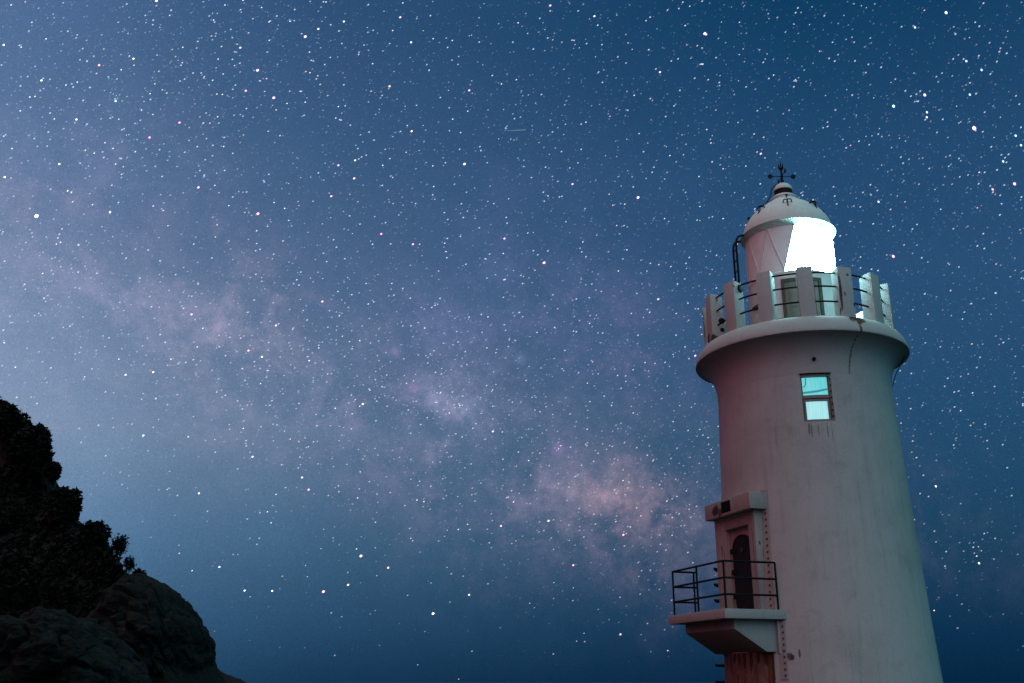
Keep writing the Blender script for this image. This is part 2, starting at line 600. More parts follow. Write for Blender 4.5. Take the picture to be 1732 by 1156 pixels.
    M_pane_lo = emit('frosted_lower_pane', (.28, .69, .73), 1.0, .25, ((50, 50, 2), (.44, .80, .83)))
    M_blind = emit('teal_blind_bar', (.03, .24, .28), 1.0, .6)

    # ---- tower wall, left open at the window and the door bay
    WIN = (-.9, 17.7, 4.665, 5.60)
    BH = (BAY - 21.5, BAY + 21.5, 1.13, 3.12)
    phis = sorted(set([-180 + 2.5 * i for i in range(144)] + [WIN[0], WIN[1], BH[0], BH[1]]))
    zs = sorted(set([-2.4, -1.7, -1.0] + [-.5 + .25 * i for i in range(24)] + [WIN[2], WIN[3], BH[2], BH[3], 5.63]))
    zs = [z for z in zs if z <= 5.63]
    MB().lathe([(wall_r(z), z) for z in zs], holes=(WIN, BH), phis=phis).build('tower_wall', M_wall, **D)

    # ---- window
    win = MB()
    r_o, r_i = 1.772, 1.62
    JL, JR = WIN[0] + .40, WIN[1] - .95
    win.sector(WIN[0] - 1.2, JL, r_i, 1.745, WIN[2] - .05, WIN[3] + .05, 1)
    win.sector(JR, WIN[1] + 1.6, r_i, 1.745, WIN[2] - .05, WIN[3] + .05, 1)
    win.sector(JL, JR, r_i, 1.750, WIN[3] - .03, WIN[3] + .012, 4)
    win.sector(JL, JR, r_i, 1.772, WIN[2] - .02, WIN[2] + .024, 4)
    wf = win.build('window', M_frame, **D)
    # upper frame with its transom, and the lower sash
    fr = MB()
    zt = 5.205
    for (a, b) in ((JL, JL + .5), (JR - .6, JR)):
        fr.sector(a, b, 1.655, 1.685, zt, WIN[3] - .03, 1)
    fr.sector(JL, JR, 1.6551, 1.70, zt - .06, zt, 4)
    fr.sector(JL, JR, 1.649, 1.655, zt - .115, zt - .01, 4)
    for (a, b) in ((JL, JL + 1.35), (JR - 1.5, JR)):
        fr.sector(a, b, 1.652, 1.676, WIN[2] + .024, zt - .06, 1)
    fr.build('window_frame', M_frame, wf, dz=ZO)
    sash = MB()
    a0, a1, z0, z1 = JL + .75, JR - .9, WIN[2] + .028, zt - .085
    for (a, b) in ((a0, a0 + 1.0), (a1 - 1.0, a1)):
        sash.sector(a, b, 1.678, 1.71, z0, z1, 1)
    sash.sector(a0 + 1.0, a1 - 1.0, 1.66, 1.708, z0, z0 + .03, 4)
    sash.sector(a0 + 1.0, a1 - 1.0, 1.66, 1.708, z1 - .035, z1, 4)
    sash.build('sash', M_frame, wf, dz=ZO)
    MB().sector(JL + .1, JR - .1, 1.635, 1.645, zt - .02, WIN[3] - .02).build('pane', M_pane_up, wf, dz=ZO)
    MB().sector(a0 + .6, a1 - .6, 1.637, 1.648, z0 + .01, z1 - .01).build('pane', M_pane_lo, wf, dz=ZO)
    bl = MB().tube([P(JL + .5, 1.668, zt + .060), P(9, 1.668, zt + .080), P(JR - .6, 1.668, zt + .120)], .020)
    bl.build('blind_bar', M_blind, wf, dz=ZO)
    MB().tube([P(2.4, 1.672, WIN[3] - .05), P(2.5, 1.675, 5.49), P(2.1, 1.676, 5.43), P(1.3, 1.675, 5.39), P(.2, 1.672, 5.375)], .006, 6).build('cord', M_dark, wf, dz=ZO)
    for i in range(7):
        z = WIN[2] + .09 + i * .122
        MB().sector(JR + .1, JR + .75, 1.745, 1.760, z, z + .03, 1).build('louvre_clip', M_dark, wf, dz=ZO)
    MB().sector(WIN[0] - .3, WIN[1] + .3, 1.745, 1.785, WIN[3] + .0125, WIN[3] + .026, 6).build('window_lintel', M_dark, wf, dz=ZO)
    # small drain hole above the window
    q = P(8.6, 1.795, 5.90)
    MB().tube([q * 1.0 - P(8.6, .06, 0), q + P(8.6, .012, 0)], .035, 10).build('drain_hole', M_grille, **D)

    # ---- gallery: cove, rim and deck
    prof = [(1.7483, 5.61), (1.752, 5.632), (1.756, 5.72), (1.766, 5.82), (1.783, 5.92), (1.812, 6.02), (1.855, 6.11), (1.91, 6.19), (1.98, 6.26), (2.05, 6.31), (2.11, 6.337), (2.155, 6.350),
            (2.170, 6.354), (2.175, 6.362), (2.175, 6.39), (2.158, 6.48), (2.120, 6.57), (2.065, 6.65), (2.01, 6.70), (1.975, 6.718), (1.955, 6.723), (1.90, 6.725), (.93, 6.735)]
    MB().lathe(prof, 180).build('gallery', M_slab, smooth=32, **D)
    # parapet posts
    first = None
    for k in range(15):
        ph = 7.5 + 24 * k
        if first is None:
            pts = [(1.948, 6.715), (1.948, 7.780), (1.89, 7.786), (1.81, 7.776), (1.73, 7.75), (1.682, 7.71), (1.678, 6.715)]
            mb = MB()
            hw = .146
            mb.prism([(a, -hw, b) for (a, b) in pts], (0, 2 * hw, 0))
            rot = Matrix.Rotation(R(ph), 4, 'Z')
            first = mb
        mb = MB()
        mb.v = [tuple(Matrix.Rotation(R(ph), 3, 'Z') @ Vector(p)) for p in first.v]
        mb.f = list(first.f)
        mb.build('parapet_post', M_post, bevel=.008, **D)
    for z, rad in ((7.69, .019), (7.40, .019), (7.08, .019), (6.765, .022)):
        MB().tube([P(3 * i, 1.815, z) for i in range(120)], rad, 8, True).build('guard_rail', M_dark, **D)
    for (ph, z, r_, s_) in ((-36.2, 7.63, 1.77, .075), (-20.5, 7.10, 1.81, .055), (-60.5, 7.18, 1.73, .07), (-60.8, 6.98, 1.73, .05)):
        bx = MB()
        c = P(ph, r_, z)
        t = P(ph + 90, 1, 0)
        bx.tube([c - t * .06, c - t * .02, c + t * .02, c + t * .05, c + t * .055], [s_ * .5, s_, s_, s_ * .9, s_ * .3], 12)
        bx.build('lamp_fitting', M_dark, **D)
    # service room with its door
    MB().lathe([(1.0, 6.70), (.972, 7.3), (.945, 7.9), (.936, 8.085), (.942, 8.09), (.942, 8.13), (.92, 8.135)], 96).build('service_room_wall', M_room, **D)
    dr = MB()
    for (a, b) in ((-12.9, -9.4), (31.4, 35.4)):
        dr.sector(a, b, .90, 1.012, 6.737, 7.93, 2)
    dr.sector(-9.4, 31.4, .90, 1.01, 7.86, 7.93, 9)
    df = dr.build('gallery_door', M_doorframe, **D)
    lf = MB()
    lf.sector(-9.4, 31.4, .90, .985, 6.74, 7.86, 9)
    for (a, b) in ((-8.6, -6.2), (-4.2, -2.6), (12.5, 14.5), (26.0, 30.5)):
        lf.sector(a, b, .984, .999, 6.76, 7.84, 1)
    for z in (6.80, 7.30, 7.78):
        lf.sector(-2.6, 12.5, .984, .997, z, z + .05, 4)
    lf.build('door_leaf', M_olive, df, dz=ZO)
    MB().tube([P(10.4, .99, 7.43), P(10.4, 1.02, 7.44), P(10.4, 1.02, 7.54), P(10.4, .99, 7.55)], .012, 6).build('handle', M_frame, df, dz=ZO)
    MB().tube([P(-58 + 2.4 * i, .99, 7.50 + .004 * i) for i in range(15)], .038, 8).build('rail_shadow_bar', plain('grey_shadow', (.10, .10, .09), .6), **D)  # dark tube standing in for the rail's soft shadow on the wall

    # ---- lantern: triangular panes, clear and lit to seaward, blanked to landward
    LZ0, LZ1, LR = 8.14, 9.19, .925

    def tri(a, b, c, n=6):
        """curved triangular pane a-b on one level, apex c"""
        mb = MB()
        rows = n
        vs = []
        idx = {}
        for lay, rr in ((0, LR), (1, LR - .012)):
            for i in range(rows + 1):
                u = i / rows
                m = rows - i
                for j in range(m + 1):
                    w = j / m if m else 0
                    p0 = a[0] + (b[0] - a[0]) * w
                    ph = p0 * (1 - u) + c[0] * u
                    if m == 0:
                        ph = c[0]
                    idx[(lay, i, j)] = len(vs)
                    vs.append(P(ph, rr, a[1] * (1 - u) + c[1] * u))
        fs = []
        for lay in (0, 1):
            for i in range(rows):
                m = rows - i
                for j in range(m):
                    fs.append((idx[lay, i, j], idx[lay, i, j + 1], idx[lay, i + 1, j]))
                    if j < m - 1:
                        fs.append((idx[lay, i, j + 1], idx[lay, i + 1, j + 1], idx[lay, i + 1, j]))
        rim = [(0, j) for j in range(rows)] + [(i, rows - i) for i in range(rows)] + [(i, 0) for i in range(rows, 0, -1)]
        for k in range(len(rim)):
            p, q_ = rim[k], rim[(k + 1) % len(rim)]
            fs.append((idx[0, *p], idx[0, *q_], idx[1, *q_], idx[1, *p]))
        return mb.add(vs, fs)

    bars = MB()
    for k in range(10):
        top, bot = 10 + 36 * k, -8 + 36 * k
        up = tri((bot, LZ0), (bot + 36, LZ0), (top, LZ1))
        dn = tri((top, LZ1), (top + 36, LZ1), (bot + 36, LZ0))
        lit = k in (0, 1, 2, 3, 4)
        for which, t in (('u', up), ('d', dn)):
            o = t.build('lantern_pane', M_lamp if lit else M_blank, **D)
            if lit:
                o['label'] = 'brightly lit glass pane'
            else:
                o['label'] = 'blanked white pane'
        for (a, b) in ((bot, top), (top, bot + 36)):
            pts = []
            for i in range(7):
                u = i / 6
                z = LZ0 + (LZ1 - LZ0) * (u if a == bot else 1 - u)
                pts.append(P(a + (b - a) * u, LR + .003, z))
            bars.tube(pts, .013, 6)
    bars.build('glazing_bars', M_room, **D)
    # eave, dome and ventilator
    MB().lathe([(.918, 9.175), (.945, 9.186), (1.012, 9.276), (1.024, 9.285), (1.026, 9.300), (1.018, 9.312), (.985, 9.318), (.90, 9.30)], 120).build('eave', M_gutter, smooth=30, **D)
    MB().lathe([(.975, 9.316), (.972, 9.36), (.955, 9.43), (.92, 9.53), (.865, 9.64), (.79, 9.75), (.69, 9.86), (.57, 9.96), (.44, 10.05), (.34, 10.115), (.31, 10.14)], 96).build('roof_dome', M_roof, **D)
    MB().lathe([(.31, 10.125), (.315, 10.14), (.302, 10.165), (.300, 10.185), (.318, 10.195), (.318, 10.212), (.285, 10.232), (.258, 10.25), (.252, 10.27), (.236, 10.282), (.15, 10.285)], 64).build('ventilator_collar', M_roof, **D)
    MB().lathe([(.198, 10.28), (.194, 10.45), (.1, 10.46)], 48).build('ventilator_band', M_band, **D)
    MB().lathe([(.12, 10.432), (.205, 10.425), (.212, 10.435), (.208, 10.46), (.190, 10.51), (.155, 10.56), (.10, 10.597), (.045, 10.614), (.0005, 10.618)], 48).build('ventilator_cap', M_roof, **D)
    MB().tube([P(-80, .04, 10.62), P(-80, .14, 10.60), P(-80, .235, 10.52), P(-80, .27, 10.42), P(-80, .275, 10.34), P(-80, .335, 10.24), P(-80, .46, 10.07)], .012, 6).build('lightning_conductor', M_dark, **D)
    prof_d = [(.69, 9.86), (.79, 9.75), (.865, 9.64)]
    for k in range(8):
        ph = 5 + 45 * k
        h = MB()
        # curved bar with turned-down ends, on a stem
        off = .075
        bar = []
        for i in range(9):
            u = -1 + i / 4
            dro = .0 if abs(u) < .9 else -.07
            rr = .745 + off - .035 * u * u + (-.03 if dro else 0)
            bar.append(P(ph + u * 7.4, rr, 9.83 + (dro * .8) + .0))
        h.tube(bar, .013, 6)
        h.tube([P(ph, .745 + off, 9.83), P(ph, .80, 9.78), P(ph, .852, 9.69), P(ph, .862, 9.655)], .012, 6)
        h.tube([P(ph, .745 + off, 9.83), P(ph, .70, 9.845)], .012, 6)
        h.build('roof_handle', M_dark, **D)
        if k % 2 == 0:
            g = MB().tube([P(ph + 3, .40, 10.07), P(ph + 3, .45, 10.13), P(ph + 3, .47, 10.10)], .014, 6)
            g.tube([P(ph - 1, .45, 10.115), P(ph + 8, .45, 10.11)], .012, 6)
            g.build('lifting_lug', M_dark, **D)

    # ---- weather vane
    vm = MB().tube([(0, 0, 10.60), (0, 0, 10.70), (0, 0, 10.705), (0, 0, 11.0), (0, 0, 11.01), (0, 0, 11.10), (0, 0, 11.19)], [.038, .034, .024, .022, .016, .014, .004], 8)
    vm.ball((0, 0, 10.69), .042)
    vm.ball((0, 0, 10.80), .036)
    vn = vm.build('weather_vane', M_vane, **D)
    for (ph, L) in ((108, .265), (198, .265), (288, .265), (18, .265)):
        a = MB().tube([P(ph, .0, 10.80), P(ph, L * .5, 10.80), P(ph, L, 10.80)], .0085, 6)
        # leaf-shaped pointer at the tip
        t = P(ph + 90, 1, 0)
        d_ = P(ph, 1, 0)
        zz = Vector((0, 0, 1))
        out = [(-.06, 0), (-.035, .035), (.0, .050), (.04, .042), (.065, .012), (.05, 0), (.065, -.012), (.04, -.042), (.0, -.050), (-.035, -.035)]
        c = P(ph, L - .01, 10.80)
        a.prism([c + d_ * u + zz * v * 1.15 - t * .006 for (u, v) in out], t * .012)
        a.build('pointer', M_vane, vn, dz=ZO)
    cr = MB()
    for ph in (45, 135, 225, 315):
        cr.tube([P(ph, .008, 10.985), P(ph, .040, 11.0), P(ph, .062, 11.035), P(ph, .066, 11.075), P(ph, .05, 11.105)], [.016, .018, .014, .010, .004], 6)
    cr.ball((0, 0, 11.0), .032)
    cr.build('finial', M_vane, vn, dz=ZO)

    # ---- ladder to the roof
    lad = None
    tg = P(-74 + 90, 1, 0)
    b = P(-74, 1, 0)
    for s in (-1, 1):
        pts = [(1.185, 6.74), (1.185, 8.6), (1.185, 9.05), (1.17, 9.17), (1.13, 9.245), (1.07, 9.27), (1.0, 9.275)]
        st = MB().tube([b * r_ + tg * (.16 * s) + Vector((0, 0, z)) for (r_, z) in pts], .024, 8)
        if lad is None:
            lad = empty('ladder', (0, 0, 0))
            lad.parent = root
        st.build('stringer', M_dark, lad, dz=ZO)
    for i in range(9):
        z = 6.98 + i * .25
        MB().tube([b * 1.185 + tg * (-.16) + Vector((0, 0, z)), b * 1.185 + tg * .16 + Vector((0, 0, z))], .011, 6).build('rung', M_dark, lad, dz=ZO)

    # ---- door bay
    by = MB()
    ZB0, ZB1 = 1.2, 3.075
    ebox(by, 1.40, 1.86, -.76, -.35, ZB0, ZB1)
    ebox(by, 1.40, 1.86, .52, .76, ZB0, ZB1)
    ebox(by, 1.40, 1.857, -.35, .52, 2.83, ZB1)
    ebox(by, 1.40, 1.76, -.35, .52, ZB0, 2.83)
    bay = by.build('door_bay', M_bay, bevel=.01, **D)
    ebox(MB(), 1.45, 2.0, -.875, .875, 3.0755, 3.385).build('hood', M_bay, bay, bevel=.012, dz=ZO)
    ebox(MB(), 1.97, 2.004, -.19, .16, 3.13, 3.345).build('vent_opening', M_grille, bay, dz=ZO)
    ho = MB()
    ebox(ho, 1.84, 1.885, -.62, .6, 3.02, 3.074)
    ho.build('hood_trim', M_bay, bay, dz=ZO)
    # oval-topped steel door with hinges
    dpts = []
    wc, hw_ = .13, .335
    for i in range(13):
        a = math.pi * i / 12
        dpts.append((wc + hw_ * math.cos(a), 2.44 + .25 * math.sin(a)))
    dpts += [(wc - hw_, 1.42), (wc - hw_ + .03, 1.31), (wc - hw_ + .10, 1.255), (wc + hw_ - .10, 1.255), (wc + hw_ - .03, 1.31), (wc + hw_, 1.42)]
    dmb = MB().prism([E(1.755, w, z) for (w, z) in dpts], bd * .055)
    for i in range(len(dpts)):
        (w, z) = dpts[i]
        (w2, z2) = dpts[(i + 1) % len(dpts)]
        nn = max(1, int(math.hypot(w2 - w, z2 - z) / .09))
        for j in range(nn):
            u = j / nn
            ww, zz_ = w + (w2 - w) * u, z + (z2 - z) * u
            ww, zz_ = wc + (ww - wc) * .88, 1.97 + (zz_ - 1.97) * .95
            dmb.ball(E(1.812, ww, zz_), .013, 6, 4)
    drr = dmb.build('steel_door', M_door, bay, dz=ZO)
    for z in (1.55, 2.0, 2.4):
        hg = MB()
        hg.tube([E(1.80, wc - hw_ - .05, z - .05), E(1.80, wc - hw_ - .05, z + .05)], .03, 8)
        ebox(hg, 1.79, 1.822, wc - hw_ - .05, wc - hw_ + .16, z - .025, z + .025)
        hg.build('hinge', M_door, bay, dz=ZO)
    for z in (1.45, 1.75, 2.1, 2.42):
        MB().tube([E(1.80, wc + hw_ - .02, z), E(1.845, wc + hw_ + .045, z)], .026, 8).build('latch', M_door, bay, dz=ZO)
    MB().tube([E(1.81, wc + .02, 2.39), E(1.822, wc + .02, 2.39)], .045, 12).build('peephole', M_bolt, bay, dz=ZO)
    # flanges with bolts
    def rr_(z):
        return wall_r(z)
    for (pc, z0, z1) in ((BAY + 26.6, 1.24, 3.44), (BAY - 26.6, 1.24, 3.44)):
        fl = MB()
        n = 9
        for i in range(n):
            za, zb = z0 + (z1 - z0) * i / n, z0 + (z1 - z0) * (i + 1) / n
            vs = []
            for (zz_, ra) in ((za, rr_(za)), (zb, rr_(zb))):
                for (pp, ro) in ((pc - 2.3, -.02), (pc + 2.3, -.02), (pc + 2.3, .016), (pc - 2.3, .016)):
                    vs.append(P(pp, ra + ro, zz_))
            fl.hexa(vs)
        o = fl.build('flange', M_bay, bay, dz=ZO)
        for i in range(18):
            z = z0 + .07 + i * (z1 - z0 - .14) / 17
            MB().ball(P(pc + .3, rr_(z) + .018, z), .021, 7, 4).build('bolt', M_bolt, bay, dz=ZO)

    # ---- balcony
    bf = ebox(MB(), 1.42, 2.81, -1.115, 1.115, 1.056, 1.222).build('balcony', M_balc, bevel=.012, **D)
    br = MB()
    pe = [(1.45, 1.055), (2.54, 1.055), (2.54, .885), (1.92, .50), (1.45, .50)]
    br.prism([E(e, -.945, z) for (e, z) in pe], bt * 1.89)
    br.build('bracket', M_balc, bf, bevel=.012, dz=ZO)
    for (w0, w1) in ((-1.02, -.95), (.95, 1.02)):
        ebox(MB(), 1.35, 1.71, w0, w1, .47, 1.054).build('side_plate', M_balc, bf, dz=ZO)
    fb = MB()
    for i in range(6):
        za, zb = .03 + .2 * i, .03 + .2 * (i + 1)
        vs = []
        for (zz_, ra) in ((za, rr_(za)), (zb, rr_(zb))):
            for (pp, ro) in ((-25.2, -.02), (-21.2, -.02), (-21.2, .016), (-25.2, .016)):
                vs.append(P(pp, ra + ro, zz_))
        fb.hexa(vs)
    fb.build('flange', M_bay, bf, dz=ZO)
    for i in range(11):
        z = .10 + i * .105
        for pp in (-22.4, ) + ((-24.2,) if i > 8 else ()):
            MB().ball(P(pp, rr_(z) + .018, z), .020, 7, 4).build('bolt', M_bolt, bf, dz=ZO)
    # railing: posts and three rails on the outer and the two short sides
    hz = 2.06
    for (e, w) in ((2.74, 1.05), (2.74, -.98), (2.74, .02), (1.68, 1.05), (2.28, -.98)):
        MB().tube([E(e, w, 1.20), E(e, w, hz)], .019, 8).build('railing_post', M_dark, bf, dz=ZO)
    for z in (hz, 1.765, 1.475):
        r_ = MB().tube([E(1.68, 1.05, z), E(2.74, 1.05, z), E(2.742, 1.05, z), E(2.742, -.98, z), E(2.74, -.98, z), E(2.24, -.98, z)], .02, 8)
        r_.build('rail', M_dark, bf, dz=ZO)
    # rusted curved plate under the balcony
    pl = MB()
    for i in range(6):
        za, zb = .497 - .4 * i, .497 - .4 * (i + 1)
        n = 14
        for j in range(n):
            p0, p1 = BAY - 27 + 54 * j / n, BAY - 27 + 54 * (j + 1) / n
            vs = []
            for (zz_) in (zb, za):
                ra = rr_(zz_)
                vs += [P(p0, ra - .03, zz_), P(p1, ra - .03, zz_), P(p1, ra + .018, zz_), P(p0, ra + .018, zz_)]
            pl.hexa(vs)
    pl.build('rusted_plate', M_rustpanel, **D)
    # step irons up the side
    for i in range(14):
        z = 2.14 - i * .308
        ra = rr_(z)
        ph = -87
        t = P(ph + 90, 1, 0)
        d_ = P(ph, 1, 0)
        c = Vector((0, 0, z))
        MB().tube([d_ * (ra - .03) - t * .15 + c, d_ * (ra + .15) - t * .15 + c, d_ * (ra + .17) - t * .12 + c + Vector((0, 0, .01)),
                   d_ * (ra + .17) + t * .12 + c + Vector((0, 0, .01)), d_ * (ra + .15) + t * .15 + c, d_ * (ra - .03) + t * .15 + c], .026, 8).build('step_iron', M_dark, **D)
    # cable hanging under the gallery
    MB().tube([P(86, 2.06, 6.30), P(86, 2.03, 6.22), P(85, 1.95, 6.08), P(84, 1.87, 5.94), P(84, 1.81, 5.80), P(84, 1.765, 5.66)], .009, 6).build('cable', M_dark, **D)
    return root


LAMP_C, LAMP_S = (.40, .94, 1.0), 90.0
lighthouse()


# ------------------------------------------------------------------ ground, cliff and sea
def rock_mat(name, c1, c2, lich, scale=1.0, bump=.6):
    m, N, b = mat_new(name)
    tc = N.n.new('ShaderNodeTexCoord')
    o = N.v('SCALE', tc.outputs['Object'], scale=scale)
    n1 = N.noise(o, .8, 8, .65, .6)
    n2 = N.noise(o, 4.5, 6, .7, .3)
    n3 = N.noise(N.v('MULTIPLY', o, (1, 1, 3.2)), 2.2, 5, .65, 1.2)
    col = N.mix(N.maprange(n1, .35, .68), c1, c2)
    col = N.mix(N.m('MULTIPLY', N.maprange(n2, .55, .72), .8), col, lich)
    col = N.mix(N.m('MULTIPLY', N.maprange(n3, .52, .60), .6), col, tuple(q * .3 for q in c1))
    N.put(b.inputs['Base Color'], col)
    b.inputs['Roughness'].default_value = .9
    b.inputs['Specular IOR Level'].default_value = .2
    bp = N.n.new('ShaderNodeBump')
    bp.inputs['Strength'].default_value = bump
    bp.inputs['Distance'].default_value = .12
    N.put(bp.inputs['Height'], N.m('ADD', n2, N.m('ADD', n1, N.m('MULTIPLY', n3, .8))))
    N.l.new(bp.outputs[0], b.inputs['Normal'])
    return m


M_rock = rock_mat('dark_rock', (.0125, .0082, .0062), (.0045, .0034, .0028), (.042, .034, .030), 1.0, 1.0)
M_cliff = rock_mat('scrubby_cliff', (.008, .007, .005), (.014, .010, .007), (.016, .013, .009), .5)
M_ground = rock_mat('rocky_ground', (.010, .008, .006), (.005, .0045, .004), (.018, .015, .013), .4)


def fbm(p, sc, octv=5, seed=0.0):
    return mnoise.fractal(Vector((p[0] * sc + seed, p[1] * sc + seed * .3, p[2] * sc - seed)), 1.0, 2.1, octv)


def grid_obj(name, fn, nu, nv, mat, smooth=None):
    mb = MB()
    vs = [fn(i / nu, j / nv) for i in range(nu + 1) for j in range(nv + 1)]
    fs = [(i * (nv + 1) + j, (i + 1) * (nv + 1) + j, (i + 1) * (nv + 1) + j + 1, i * (nv + 1) + j + 1) for i in range(nu) for j in range(nv)]
    mb.add(vs, fs)
    return mb.build(name, mat, smooth=60 if smooth is None else smooth)


# sea and headland
def sea():
    m, N, b = mat_new('night_sea')
    tc = N.n.new('ShaderNodeTexCoord')
    b.inputs['Base Color'].default_value = (.004, .012, .02, 1)
    b.inputs['Roughness'].default_value = .45
    b.inputs['Specular IOR Level'].default_value = .2
    bp = N.n.new('ShaderNodeBump')
    bp.inputs['Strength'].default_value = .5
    bp.inputs['Distance'].default_value = .6
    N.put(bp.inputs['Height'], N.noise(tc.outputs['Object'], .35, 6, .6, .4))
    N.l.new(bp.outputs[0], b.inputs['Normal'])
    n = 96
    mb = MB()
    vs = [(0, 0, -16)]
    rs = [60, 200, 800, 3000, 9000, 24000]
    for r_ in rs:
        for k in range(n):
            a = 2 * math.pi * k / n
            vs.append((r_ * math.cos(a), r_ * math.sin(a), -16))
    fs = [(0, 1 + k, 1 + (k + 1) % n) for k in range(n)]
    for i in range(len(rs) - 1):
        for k in range(n):
            a = 1 + i * n
            fs.append((a + k, a + n + k, a + n + (k + 1) % n, a + (k + 1) % n))
    mb.add(vs, fs)
    o = mb.build('sea', m, smooth=0)
    tag(o, kind='structure')


sea()


def ground_fn(u, v):
    ang = 2 * math.pi * u
    rad = 75 * v ** 1.25
    lim = 34 + 8 * fbm((math.cos(ang), math.sin(ang), 0), 1.3, 3, 4.0)
    x, y = 3 + rad * math.cos(ang), 6 + rad * math.sin(ang)
    z = .35 * fbm((x, y, 0), .12, 5, 2.0) + .10 * fbm((x, y, 0), .7, 4, 5.0) - .1
    d = math.hypot(x - TX, y - TY)
    w = max(0, min(1, (7 - d) / 4))
    z = z * (1 - w) + (-.55) * w
    d0 = math.hypot(x, y)
    z = min(z, .2) if d0 < 6 else z
    over = max(0, rad - lim)
    z -= (over * .9) ** 1.12 * .62
    return (x, y, max(z, -22))


g = grid_obj('ground', ground_fn, 200, 120, M_ground)
tag(g, kind='structure')

# the cliff: a ridge that falls away to the right, with a steep broken face
RIDGE = [(-900, 150, 62), (-520, 360, 55), (-250, 520, 48), (-100, 618, 44), (-30, 672, 42), (10, 692, 41), (40, 708, 40), (56, 745, 39.5), (70, 785, 39), (80, 826, 38),
         (95, 866, 37), (116, 894, 36), (132, 918, 35), (154, 930, 34), (178, 940, 33), (197, 955, 32.5), (212, 978, 32), (224, 1008, 31), (270, 1050, 30), (330, 1110, 29), (420, 1180, 28), (560, 1270, 27)]
RP = [at(*q) for q in RIDGE]


def ridge(u):
    t = u * (len(RP) - 1)
    i = min(int(t), len(RP) - 2)
    return RP[i].lerp(RP[i + 1], t - i)


def cliff_point(u, v):
    r0 = ridge(u)
    if v < .62:                              # front face, from the foot up to the ridge
        s = 1 - v / .62                      # 1 at the foot, 0 at the ridge
        run = (r0.z + 4.5) * .62 + 3
        drop = r0.z + 4.5
        dirv = Vector((-r0.x * .25 + 3.0, -r0.y, 0)).normalized()
        p = r0 + dirv * (run * s)
        p.z = r0.z - drop * (s ** .80)
    else:
        s = (v - .62) / .38
        dirv = Vector((r0.x * .2 - 4, r0.y, 0)).normalized()
        p = r0 + dirv * (40 * s)
        p.z = r0.z - (r0.z + 18) * s ** 1.6
    fade = min(1, abs(v - .62) / .10)
    a = .35 + .65 * fade
    n = 1.5 * fbm(p, .16, 5, 1.0) * a + .5 * fbm(p, .6, 4, 9.0) * (.3 + .7 * fade)
    out = Vector((.25, -1, .25)) if v < .62 else Vector((0, .3, 1))
    return p + out * n


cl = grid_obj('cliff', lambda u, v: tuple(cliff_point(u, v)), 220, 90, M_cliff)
tag(cl, kind='structure')


# boulders: a closed rock whose outline is given in its own vertical plane
def boulder(name, outline, Y, depth, label, mat, seed, x0, shrink, rough=1.0, n=260, m=130):
    pts = [at(px - max(0, px - x0) * shrink, py, Y) for (px, py) in outline]
    cx = sum(p.x for p in pts) / len(pts)
    cz = sum(p.z for p in pts) / len(pts)
    pol = sorted([(math.atan2(p.z - cz, p.x - cx), math.hypot(p.x - cx, p.z - cz)) for p in pts])
    an = np.array([q[0] for q in pol])
    ra = np.array([q[1] for q in pol])
    an = np.concatenate([an - 2 * np.pi, an, an + 2 * np.pi])
    ra = np.concatenate([ra, ra, ra])
    mb = MB()
    vs = []
    for j in range(m + 1):
        ps = -math.pi / 2 + math.pi * j / m
        for k in range(n):
            th = 2 * math.pi * k / n - math.pi
            rr = float(np.interp(th, an, ra))
            cs = abs(math.cos(ps)) ** .75
            p = Vector((rr * cs * math.cos(th), depth * math.sin(ps) * (1 + .25 * math.sin(ps)), rr * cs * math.sin(th)))
            q = p * 1.0
            f = .26 * fbm(q, .6, 4, seed) + .12 * fbm(q, 1.9, 5, seed + 3) + .05 * fbm(q, 6.0, 4, seed + 5)
            rid = abs(fbm(q, .9, 3, seed + 7))
            f += .10 * (.5 - abs(fbm(q, 2.4, 4, seed + 9)) * 1.6)
            f -= .22 * max(0, .16 - rid) / .16
            dirn = p.normalized() if p.length > 1e-6 else Vector((0, 0, 1))
            vd, vp = mnoise.voronoi(q * 1.15 + Vector((seed, 0, seed * .4)))
            gap = min(1.0, (vd[1] - vd[0]) / .22)
            f += .16 * (mnoise.noise(vp[0] * 3.7) - .2) - .10 * (1 - gap)
            edge = abs(math.sin(ps))
            vs.append(p + dirn * f * rough * (.22 + .78 * edge))
    fs = []
    for j in range(m):
        for k in range(n):
            fs.append((j * n + k, j * n + (k + 1) % n, (j + 1) * n + (k + 1) % n, (j + 1) * n + k))
    mb.add(vs, fs)
    o = mb.build(name, mat, smooth=50)
    o.location = (cx, Y, cz)
    tag(o, label, 'rock')
    return o


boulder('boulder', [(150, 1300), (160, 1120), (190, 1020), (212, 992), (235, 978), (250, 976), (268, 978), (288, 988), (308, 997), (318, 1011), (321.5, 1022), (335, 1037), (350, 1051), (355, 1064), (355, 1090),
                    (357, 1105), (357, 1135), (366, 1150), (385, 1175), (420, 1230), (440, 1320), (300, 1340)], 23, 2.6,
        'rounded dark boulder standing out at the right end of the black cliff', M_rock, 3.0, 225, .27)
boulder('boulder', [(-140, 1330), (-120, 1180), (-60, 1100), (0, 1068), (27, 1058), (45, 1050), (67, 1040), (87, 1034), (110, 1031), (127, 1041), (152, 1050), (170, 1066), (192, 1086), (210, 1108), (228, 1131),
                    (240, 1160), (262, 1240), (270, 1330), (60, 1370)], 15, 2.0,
        'low pale-topped boulder in the bottom left corner, nearest of the rocks', M_rock, 11.0, 95, .20)


